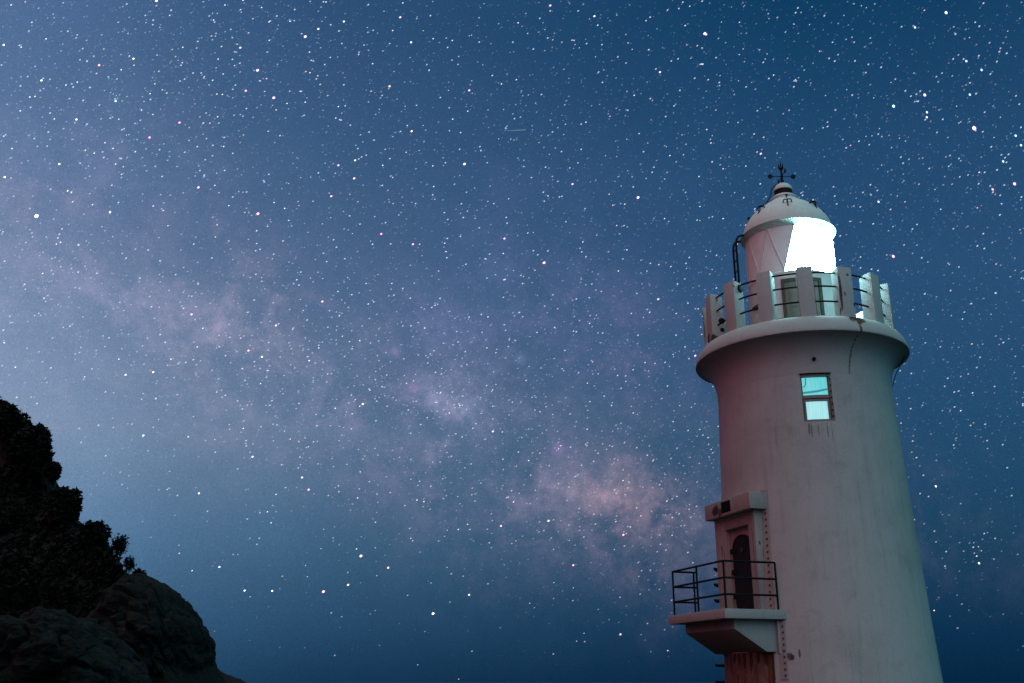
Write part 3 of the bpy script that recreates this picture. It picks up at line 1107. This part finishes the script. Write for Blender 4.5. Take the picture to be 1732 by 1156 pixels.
# ------------------------------------------------------------------ vegetation
def leaf_mat(name, c):
    m, N, b = mat_new(name)
    tc = N.n.new('ShaderNodeTexCoord')
    n = N.noise(tc.outputs['Object'], 3.0, 3, .6)
    N.put(b.inputs['Base Color'], N.mix(N.maprange(n, .35, .65), c, tuple(q * .45 for q in c)))
    b.inputs['Roughness'].default_value = .8
    b.inputs['Specular IOR Level'].default_value = .15
    return m


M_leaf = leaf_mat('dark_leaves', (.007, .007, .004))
M_twig = plain('twig_bark', (.02, .016, .012), .9)


def leaf(mb, p, s, r_):
    d1 = Vector((r_.gauss(0, 1), r_.gauss(0, 1), r_.gauss(0, .8))).normalized()
    d2 = d1.cross(Vector((r_.gauss(0, 1), r_.gauss(0, 1), r_.gauss(0, 1)))).normalized()
    a, b = d1 * s, d2 * s * .42
    mb.add([p - a, p + b, p + a, p - b], [(0, 1, 2, 3)])


def shrub(name, px, py, Y, w, h, label, n=900, ls=.10, loose=0.0, seed=1, stem=True):
    """w, h in photo pixels; (px, py) is the middle of its foot"""
    r_ = random.Random(seed)
    c = at(px, py, Y)
    k = Y / (FPX * .95)
    W, Hh = w * k, h * k
    root = empty(name, c)
    tag(root, label, 'shrub', 'shrubs along the cliff top')
    mb = MB()
    lumps = []
    for i in range(9):
        a = r_.uniform(0, 2 * math.pi)
        q = r_.uniform(.0, .55)
        lumps.append((Vector((q * W * .5 * math.cos(a), q * W * .5 * math.sin(a), Hh * r_.uniform(.30, .74))), r_.uniform(.26, .42)))
    for i in range(n):
        cc, rr = lumps[r_.randrange(len(lumps))]
        d = Vector((r_.gauss(0, 1), r_.gauss(0, 1), r_.gauss(0, 1))).normalized() * (r_.random() ** (.33 if not loose else .6))
        p = cc + Vector((d.x * W * rr, d.y * W * rr, d.z * Hh * rr * 1.0))
        if p.z < .0:
            p.z = abs(p.z)
        leaf(mb, p, ls * r_.uniform(.6, 1.3), r_)
    mb.build('foliage', M_leaf, root, smooth=0)
    sm = MB()
    nb = 7 if loose else 4
    for i in range(nb):
        a = 2 * math.pi * i / nb
        tip = Vector((W * .36 * math.cos(a), W * .36 * math.sin(a), Hh * r_.uniform(.7, .98)))
        mid = tip * .5 + Vector((0, 0, Hh * .10))
        sm.tube([Vector((0, 0, -.5)), mid, tip], [.022 * min(1, Hh), .014 * min(1, Hh), .005], 5)
    sm.build('stem', M_twig, root)
    return root


shrub('shrub', 4, 748, 39.0, 62, 66, 'broad rounded shrub on the highest shoulder of the cliff at the left edge', 3600, .15, seed=2)
shrub('shrub', 52, 806, 38.0, 64, 82, 'tall dense shrub where the cliff top first drops steeply', 4000, .14, seed=3)
shrub('shrub', 84, 814, 37.2, 32, 30, 'small spiky shrub jutting from the steep step of the cliff', 1100, .12, seed=4)
shrub('shrub', 106, 888, 36, 54, 56, 'bushy shrub midway down the cliff edge', 2600, .13, seed=5)
shrub('shrub', 152, 934, 34, 48, 50, 'low ragged shrub just left of the feathery bush', 2300, .11, seed=6)
shrub('shrub', 201, 942, 33, 32, 38, 'feathery loose bush with see-through twigs on the cliff edge', 520, .065, loose=1, seed=7)
shrub('shrub', 216, 968, 32, 22, 26, 'tiny loose bush below the feathery one', 300, .06, loose=1, seed=8)
shrub('shrub', 231, 979, 27, 13, 16, 'tiny round-headed bush on a thin stem beside the boulder', 420, .05, seed=9)
shrub('shrub', 241, 980, 26, 11, 13, 'thin sprig of leaves on top of the rounded boulder', 70, .05, loose=1, seed=10)


def scrub():
    r_ = random.Random(5)
    mb = MB()
    n = 0
    while n < 2600:
        u, v = r_.uniform(.12, .92), .62 - abs(r_.gauss(0, .22)) + .02
        if v < .05:
            continue
        p = cliff_point(u, min(v, .66))
        if fbm(p, .22, 3, 20.0) < -.08 and v < .52:
            continue
        R0 = r_.uniform(.18, .50) * (1 if v < .52 else .45)
        for i in range(int(16)):
            d = Vector((r_.gauss(0, 1), r_.gauss(0, 1), abs(r_.gauss(0, 1)))).normalized() * R0 * r_.random() ** .4
            leaf(mb, p + d, .13 * r_.uniform(.6, 1.3), r_)
        n += 1
    o = mb.build('scrub', M_leaf, smooth=0)
    tag(o, 'low dark scrub covering the face and edge of the cliff', 'scrub', kind='stuff')


scrub()


# ------------------------------------------------------------------ stars
WC, PC, BC, OC, VC = (1, 1, 1), (1.0, .45, .60), (.50, .76, 1.0), (1.0, .68, .42), (.74, .52, 1.0)
KIND = {'w': WC, 'p': PC, 'b': BC, 'o': OC, 'v': VC}
SIZE = {'s': (.78, .24), 'm': (1.0, .37), 'L': (1.22, .58), 'X': (1.6, .85), 'Z': (2.2, 1.2)}
FIELDS = [
    (0, 0, 3.2114, "60 28 m,850 5 Lw,725 320 L,538 355 Lp,225 438 L,358 463 m,420 447 m,250 212 m,115 257 m,20 245 L,1305 260 Lv,1335 494 Lp,1155 437 m,1178 512 m,1208 514 m,975 667 Lp,1140 670 mo,812 748 Lp,415 650 L,295 647 m,628 550 Lb,815 510 m,768 598 m,322 892 L,628 892 m,735 825 m,570 776 m,512 833 m,463 817 m,25 963 L,368 1038 mo,1077 1020 Lp,660 948 mo,162 528 m,190 525 m,658 380 m,1185 322 m,1160 110 m,1180 73 s,1155 73 s,1222 28 m,1320 3 m,1310 68 s,993 258 m,1215 797 m,1182 635 m,1060 957 s,1177 942 s,1243 1118 m,598 1150 m,832 1120 m,502 1113 m,65 808 m,110 603 m,793 124 s,695 183 s,868 150 s,480 903 s,745 760 s,700 733 s,687 735 s,782 552 s,615 512 sb,632 520 sb,640 535 sb,600 505 sb"),
    (430, 0, 3.2114, "390 12 m,40 42 m,80 120 m,195 117 m,348 158 L,277 200 Xv,487 118 L,793 95 Lv,852 231 L,752 167 m,615 150 s,705 62 s,807 17 m,82 220 m,300 284 m,413 313 mo,280 390 mo,303 396 m,18 383 Xv,106 532 Xv,250 497 m,277 556 m,178 563 m,735 470 Lo,1168 492 Lv,1078 648 m,1160 605 m,1060 711 mp,855 714 Lo,918 682 s,1055 492 s,1270 598 s,1355 596 s,1343 457 m,972 211 m,1076 221 m,1168 195 s,1180 192 s,950 382 m,918 168 s,643 347 m,457 580 m,443 642 m,660 622 s,820 578 s,680 595 s,140 738 m,457 899 Lv,548 872 L,385 888 s,543 970 Lo,752 965 mo,418 1067 Lp,108 1101 m,307 963 s,253 966 s,1142 892 Xv,970 902 m,1302 1107 mp,1382 1081 mv,896 818 s,698 900 m,1328 755 s,975 1014 m,552 790 s,590 772 s,187 998 s,243 1118 s,165 1133 s,520 1058 s,808 1116 s,856 1100 so"),
    (860, 0, 3.2114, "227 31 Lp,467 89 L,485 138 m,440 104 s,53 125 m,198 162 s,865 55 mp,926 47 mo,985 35 mb,960 140 m,1066 183 Xv,1074 188 Lv,823 393 Lv,1056 350 m,1050 349 m,1255 122 mb,1157 121 s,43 434 m,385 261 s,362 243 s,473 310 s,672 269 s,683 519 m,644 497 s,783 545 s,552 633 mp,421 665 m,585 590 s,268 695 s,1077 705 m,1100 778 m,1107 738 s,877 846 m,858 798 s,757 778 s,643 757 s,527 847 s,588 851 so,1035 960 m,1371 836 Lp,1395 860 sb,1368 1000 m,348 1001 Lv,704 1074 Xv,547 1056 mo,567 1116 mo,215 1065 m,612 1011 s,632 1110 m,1040 1123 s,1275 267 s,1255 297 s,1395 322 s,1250 440 s,222 839 s,300 732 s,30 762 s,13 757 s,1192 665 s,990 318 s"),
    (1292, 0, 3.2114, "990 70 X,821 150 Lb,872 57 mp,303 279 mp,373 231 mb,53 409 m,447 215 s,1148 122 mb,1100 333 Lb,1183 381 Lb,874 517 Xv,705 578 Xb,886 611 Lb,885 638 L,137 600 mp,322 695 mb,471 791 mp,1143 698 Zv,1368 738 Lb,1397 790 Lb,1362 1000 Xv,1300 878 Lb,1119 515 Lb,691 449 s,815 398 s,450 488 s,335 520 s,597 533 s,502 627 s,587 739 s,555 742 s,628 700 s,770 767 s,737 752 s,693 803 s,640 898 s,1005 904 mb,1060 862 mb,1064 962 mb,1170 937 m,1243 1030 Lp,1160 1130 mp,623 1097 L,767 1097 mp,378 1016 mv,961 1138 mb,930 1030 s,725 1065 s,1285 638 s,1070 663 s,1047 578 s,1250 748 s,165 133 s,248 135 s,530 32 s,557 43 s,490 22 s,262 38 s,28 102 s,18 294 s,435 85 s,72 833 s,5 858 s,1395 1087 sb,1290 1107 s,1325 170 s,1117 205 s"),
    (430, 350, 3.2114, "20 38 Xp,165 9 m,690 148 Lp,862 204 Lp,643 204 m,632 187 s,1035 198 m,1042 244 m,1046 277 m,1359 173 Lv,1353 254 m,1357 397 m,231 397 m,370 515 Lp,118 645 Lp,42 815 L,299 836 m,350 767 m,34 961 m,926 659 m,865 946 mp,1155 858 mp,1264 767 mo,1270 599 m,1010 1013 mo,629 997 mb,590 1072 Lo,573 1084 m,530 478 m,475 506 s,250 504 s,372 390 s,305 388 s,415 60 s,370 93 s,533 146 s,292 139 s,13 131 m,40 385 s,462 596 s,676 664 s,573 727 m,1060 1120 m,1117 1080 m,1090 1092 s,1130 1078 s,1085 1075 s,440 1095 m,815 917 s,660 895 s,710 1027 s"),
    (860, 200, 3.2114, "194 786 Xp,597 831 m,404 673 m,814 984 Lp,767 1055 m,733 1083 s,588 584 mo,848 546 m,1166 546 m,1040 557 s,643 716 m,1106 823 s,967 817 s,1075 720 s,720 842 s,480 637 s,1040 480 s,395 875 s,112 868 s,135 621 s"),
    (220, 700, 3.2114, "72 119 L,316 126 m,615 80 m,665 234 L,652 210 s,934 347 L,970 413 Lp,374 433 L,793 439 m,746 533 m,766 593 m,267 759 mo,337 853 m,485 833 L,622 961 L,772 963 L,652 995 s,1050 967 Xp,1184 930 Lo,1254 773 Xo,1230 735 m,1402 837 Lo,1333 590 mo,1346 482 so,870 138 mo,1236 458 m,1332 729 s,1340 880 s,963 886 s,953 825 s,1037 733 s,1088 66 s,1330 189 s,460 140 s,1135 147 s,1052 628 s,1103 675 s,98 202 s,155 32 s,212 405 s"),
    (650, 796, 3.212, "892 274 Lo,634 302 Lp,452 293 mo,402 321 m,144 369 mo,1027 515 Lp,1299 350 Lp,1394 247 mo,1258 278 mo,1138 238 mp,461 676 L,265 778 X,1283 891 Lp,1540 979 mo,182 1056 s,404 1134 s,341 527 s,922 610 s,1027 638 s,920 429 s,1250 430 s,1005 380 s,702 172 m,792 181 s,177 161 m,215 170 m,715 383 s,693 398 s,342 325 s,1085 885 s,1045 928 s,790 722 s,1383 576 s,1297 55 m,1307 131 s,1535 167 m,475 133 s"),
    (0, 300, 2.887, "178 190 Z,537 172 L,330 66 m,970 48 m,1060 233 mo,820 237 mb,275 327 m,295 318 m,208 470 m,935 670 Lp,1573 607 mp,1213 847 Lp,1280 877 m,1510 896 m,580 889 m,613 965 L,748 952 Lo,835 889 m,963 829 m,990 738 m,75 928 m,595 838 s,20 808 m,777 635 s,395 833 s,223 608 s,585 612 s"),
    (600, 500, 2.3117, "378 629 mp,540 532 Lv,680 646 m,861 512 s,1144 625 mp,930 260 mp,910 343 mo,1174 266 mv,1245 231 mv,797 600 mv,806 588 mv,790 606 sv"),
    (0, 0, 1.0, "1511 434 Xp,1551 380 mb,1551 415 s,1645 665 m,1625 695 m,1583 823 L,1524 716 mp,1656 953 L,1652 941 m,1648 936 s,1655 925 s,1660 932 s,1580 1033 m,1685 447 mp,1628 540 mb,1622 452 mb,1176 602 Lv,1187 566 mp"),
]


def stars():
    recs = []                                       # direction, size px, brightness, colour, elongated px
    for (ox, oy, sc, txt) in FIELDS:
        for it in txt.split(','):
            a, b, k = it.split()
            c = KIND[k[1]] if len(k) > 1 else WC
            s, br = SIZE[k[0]]
            if k[0] in 'LXZ' and len(k) > 1:           # coloured fringe of the brighter tinted stars
                recs.append((ray(ox + float(a) / sc, oy + float(b) / sc).normalized(), s * 1.4, .14, tuple(q * q for q in c)))
            recs.append((ray(ox + float(a) / sc, oy + float(b) / sc).normalized(), s, br, c))
    r_ = random.Random(42)
    bright_clusters = [((190, 140), 150, 900), ((420, 90), 120, 350), ((1600, 250), 110, 250), ((1650, 700), 90, 120), ((780, 690), 45, 130), ((1030, 840), 130, 230), ((700, 640), 90, 200), ((620, 680), 110, 160), ((390, 600), 90, 140), ((920, 500), 130, 220),
                       ((1000, 620), 140, 180), ((195, 160), 12, 18), ((150, 240), 60, 60), ((520, 75), 60, 60), ((1640, 920), 30, 40), ((880, 735), 50, 40), ((640, 860), 60, 50), ((640, 110), 70, 40), ((880, 607), 8, 8)]

    def put(d, mult=1.0):
        m = (1 - r_.random()) ** (-1 / 1.12)        # flux from a power law
        m = min(m, 16)
        br = .015 * m * mult
        s = .80 + .14 * math.log(m)
        c = r_.random()
        if c < .62:
            c = (.80, .90, 1.0)
        elif c < .85:
            c = (.95, .97, 1.0)
        elif c < .93:
            c = (1.0, .84, .80)
        else:
            c = (.85, .80, 1.0)
        recs.append((d, s, br, c))
    for i in range(5200):                            # dense faint grain along the Milky Way
        u = r_.uniform(-.15, 1.12)
        px, py = 60 + 1010 * u, 455 + 375 * u
        w_ = r_.gauss(0, 105)
        d = ray(px - w_ * .35, py + w_).normalized()
        if d.z > .05:
            put(d, .55)
    for (p, sg, n) in bright_clusters:
        for i in range(n):
            d = ray(r_.gauss(p[0], sg), r_.gauss(p[1], sg * .8)).normalized()
            if d.z > .03:
                put(d, .8)
    # the whole visible sky
    n = 0
    while n < 70000:
        az = r_.uniform(-math.pi, math.pi)
        if abs(az) > 1.15 and r_.random() < .72:
            continue
        sz = r_.random()
        ext = min(1.0, max(0.0, (sz - .02) / .30)) ** 1.05          # fewer stars through the thick air low down
        if r_.random() > .06 + .94 * ext:
            continue
        if sz < .015:
            continue
        ce = math.sqrt(1 - sz * sz)
        d = Vector((math.sin(az) * ce, math.cos(az) * ce, sz))
        if -.62 < az < -.30 and sz < .45 and r_.random() < .35:
            continue
        put(d, .55 + .45 * ext)
        n += 1
    RAD = 30000.0
    # the large ones are two crossed crystals, so that they come out round
    recs = [(d, s, br * (.6 if s > 1.2 else 1.0), c, 0.0) for (d, s, br, c) in recs] + \
           [(d, s, br * .6, c, 45.0) for (d, s, br, c) in recs if s > 1.2]
    V = np.zeros((len(recs) * 6, 3))
    Cc = np.zeros((len(recs) * 6, 4))
    F = []
    up0 = Vector((0, 0, 1))
    for i, (d, s, br, c, twist) in enumerate(recs):
        rt = d.cross(up0).normalized()
        up = rt.cross(d).normalized()
        dl = d.y * math.cos(PITCH) + d.z * math.sin(PITCH)
        sx = 866 + FPX * d.x / dl if dl > .2 else 866
        ang = R(32 + 22 * max(0, min(1, (520 - sx) / 520)))
        if sx > 1300 and s > 1.2:
            ang = R(112)
        axis_a = rt * math.cos(ang) + up * math.sin(ang)
        ang += R(twist)
        a = rt * math.cos(ang) + up * math.sin(ang)
        b = d.cross(a)
        px = RAD / FPX
        la, lb = s * px * 1.55, s * px * .88
        if s > 1.2:
            la = lb = s * px * 1.12
        ctr = d * RAD + CAM
        pts = [a * la, -a * la, b * lb, -b * lb, d * lb, -d * lb]
        if s > 1.2:                                  # a little longer along the drift of the sky
            pts = [p_ + axis_a * (p_.dot(axis_a) * .35) for p_ in pts]
        for j, q in enumerate(pts):
            V[i * 6 + j] = ctr + q
        Cc[i * 6:i * 6 + 6, :3] = np.array(c) * br * STAR_GAIN
        Cc[i * 6:i * 6 + 6, 3] = 1
        k = i * 6
        F += [(k, k + 2, k + 4), (k + 2, k + 1, k + 4), (k + 1, k + 3, k + 4), (k + 3, k, k + 4),
              (k + 2, k, k + 5), (k + 1, k + 2, k + 5), (k + 3, k + 1, k + 5), (k, k + 3, k + 5)]
    me = bpy.data.meshes.new('stars')
    me.vertices.add(len(V))
    me.vertices.foreach_set('co', V.ravel())
    Fa = np.array(F, dtype=np.int32)
    me.loops.add(Fa.size)
    me.loops.foreach_set('vertex_index', Fa.ravel())
    me.polygons.add(len(Fa))
    me.polygons.foreach_set('loop_start', np.arange(0, Fa.size, 3, dtype=np.int32))
    me.update(calc_edges=True)
    at_ = me.color_attributes.new('glow', 'FLOAT_COLOR', 'POINT')
    at_.data.foreach_set('color', Cc.ravel())
    m = bpy.data.materials.new('starlight')
    m.use_nodes = True
    t = m.node_tree
    t.nodes.clear()
    em = t.nodes.new('ShaderNodeEmission')
    ca = t.nodes.new('ShaderNodeAttribute')
    ca.attribute_name = 'glow'
    t.links.new(ca.outputs['Color'], em.inputs['Color'])
    out = t.nodes.new('ShaderNodeOutputMaterial')
    tr = t.nodes.new('ShaderNodeBsdfTransparent')
    ad = t.nodes.new('ShaderNodeAddShader')
    t.links.new(em.outputs[0], ad.inputs[0])
    t.links.new(tr.outputs[0], ad.inputs[1])
    t.links.new(ad.outputs[0], out.inputs['Surface'])
    m.cycles.emission_sampling = 'NONE'
    me.materials.append(m)
    o = bpy.data.objects.new('stars', me)
    COL.objects.link(o)
    tag(o, 'countless small white, blue and pinkish stars scattered over the whole night sky', 'stars', kind='stuff')


STAR_GAIN = 1.6
stars()


def meteor():
    a, b = ray(858, 221.5).normalized() * 25000 + CAM, ray(889, 220).normalized() * 25000 + CAM
    mb = MB().tube([a, a.lerp(b, .5), b], [3.0, 6.0, 6.5], 6)
    o = mb.build('meteor', emit('meteor_glow', (.45, .62, .80), .42), smooth=0)
    tag(o, 'short faint horizontal streak of a meteor high in the middle of the sky', 'meteor')


meteor()
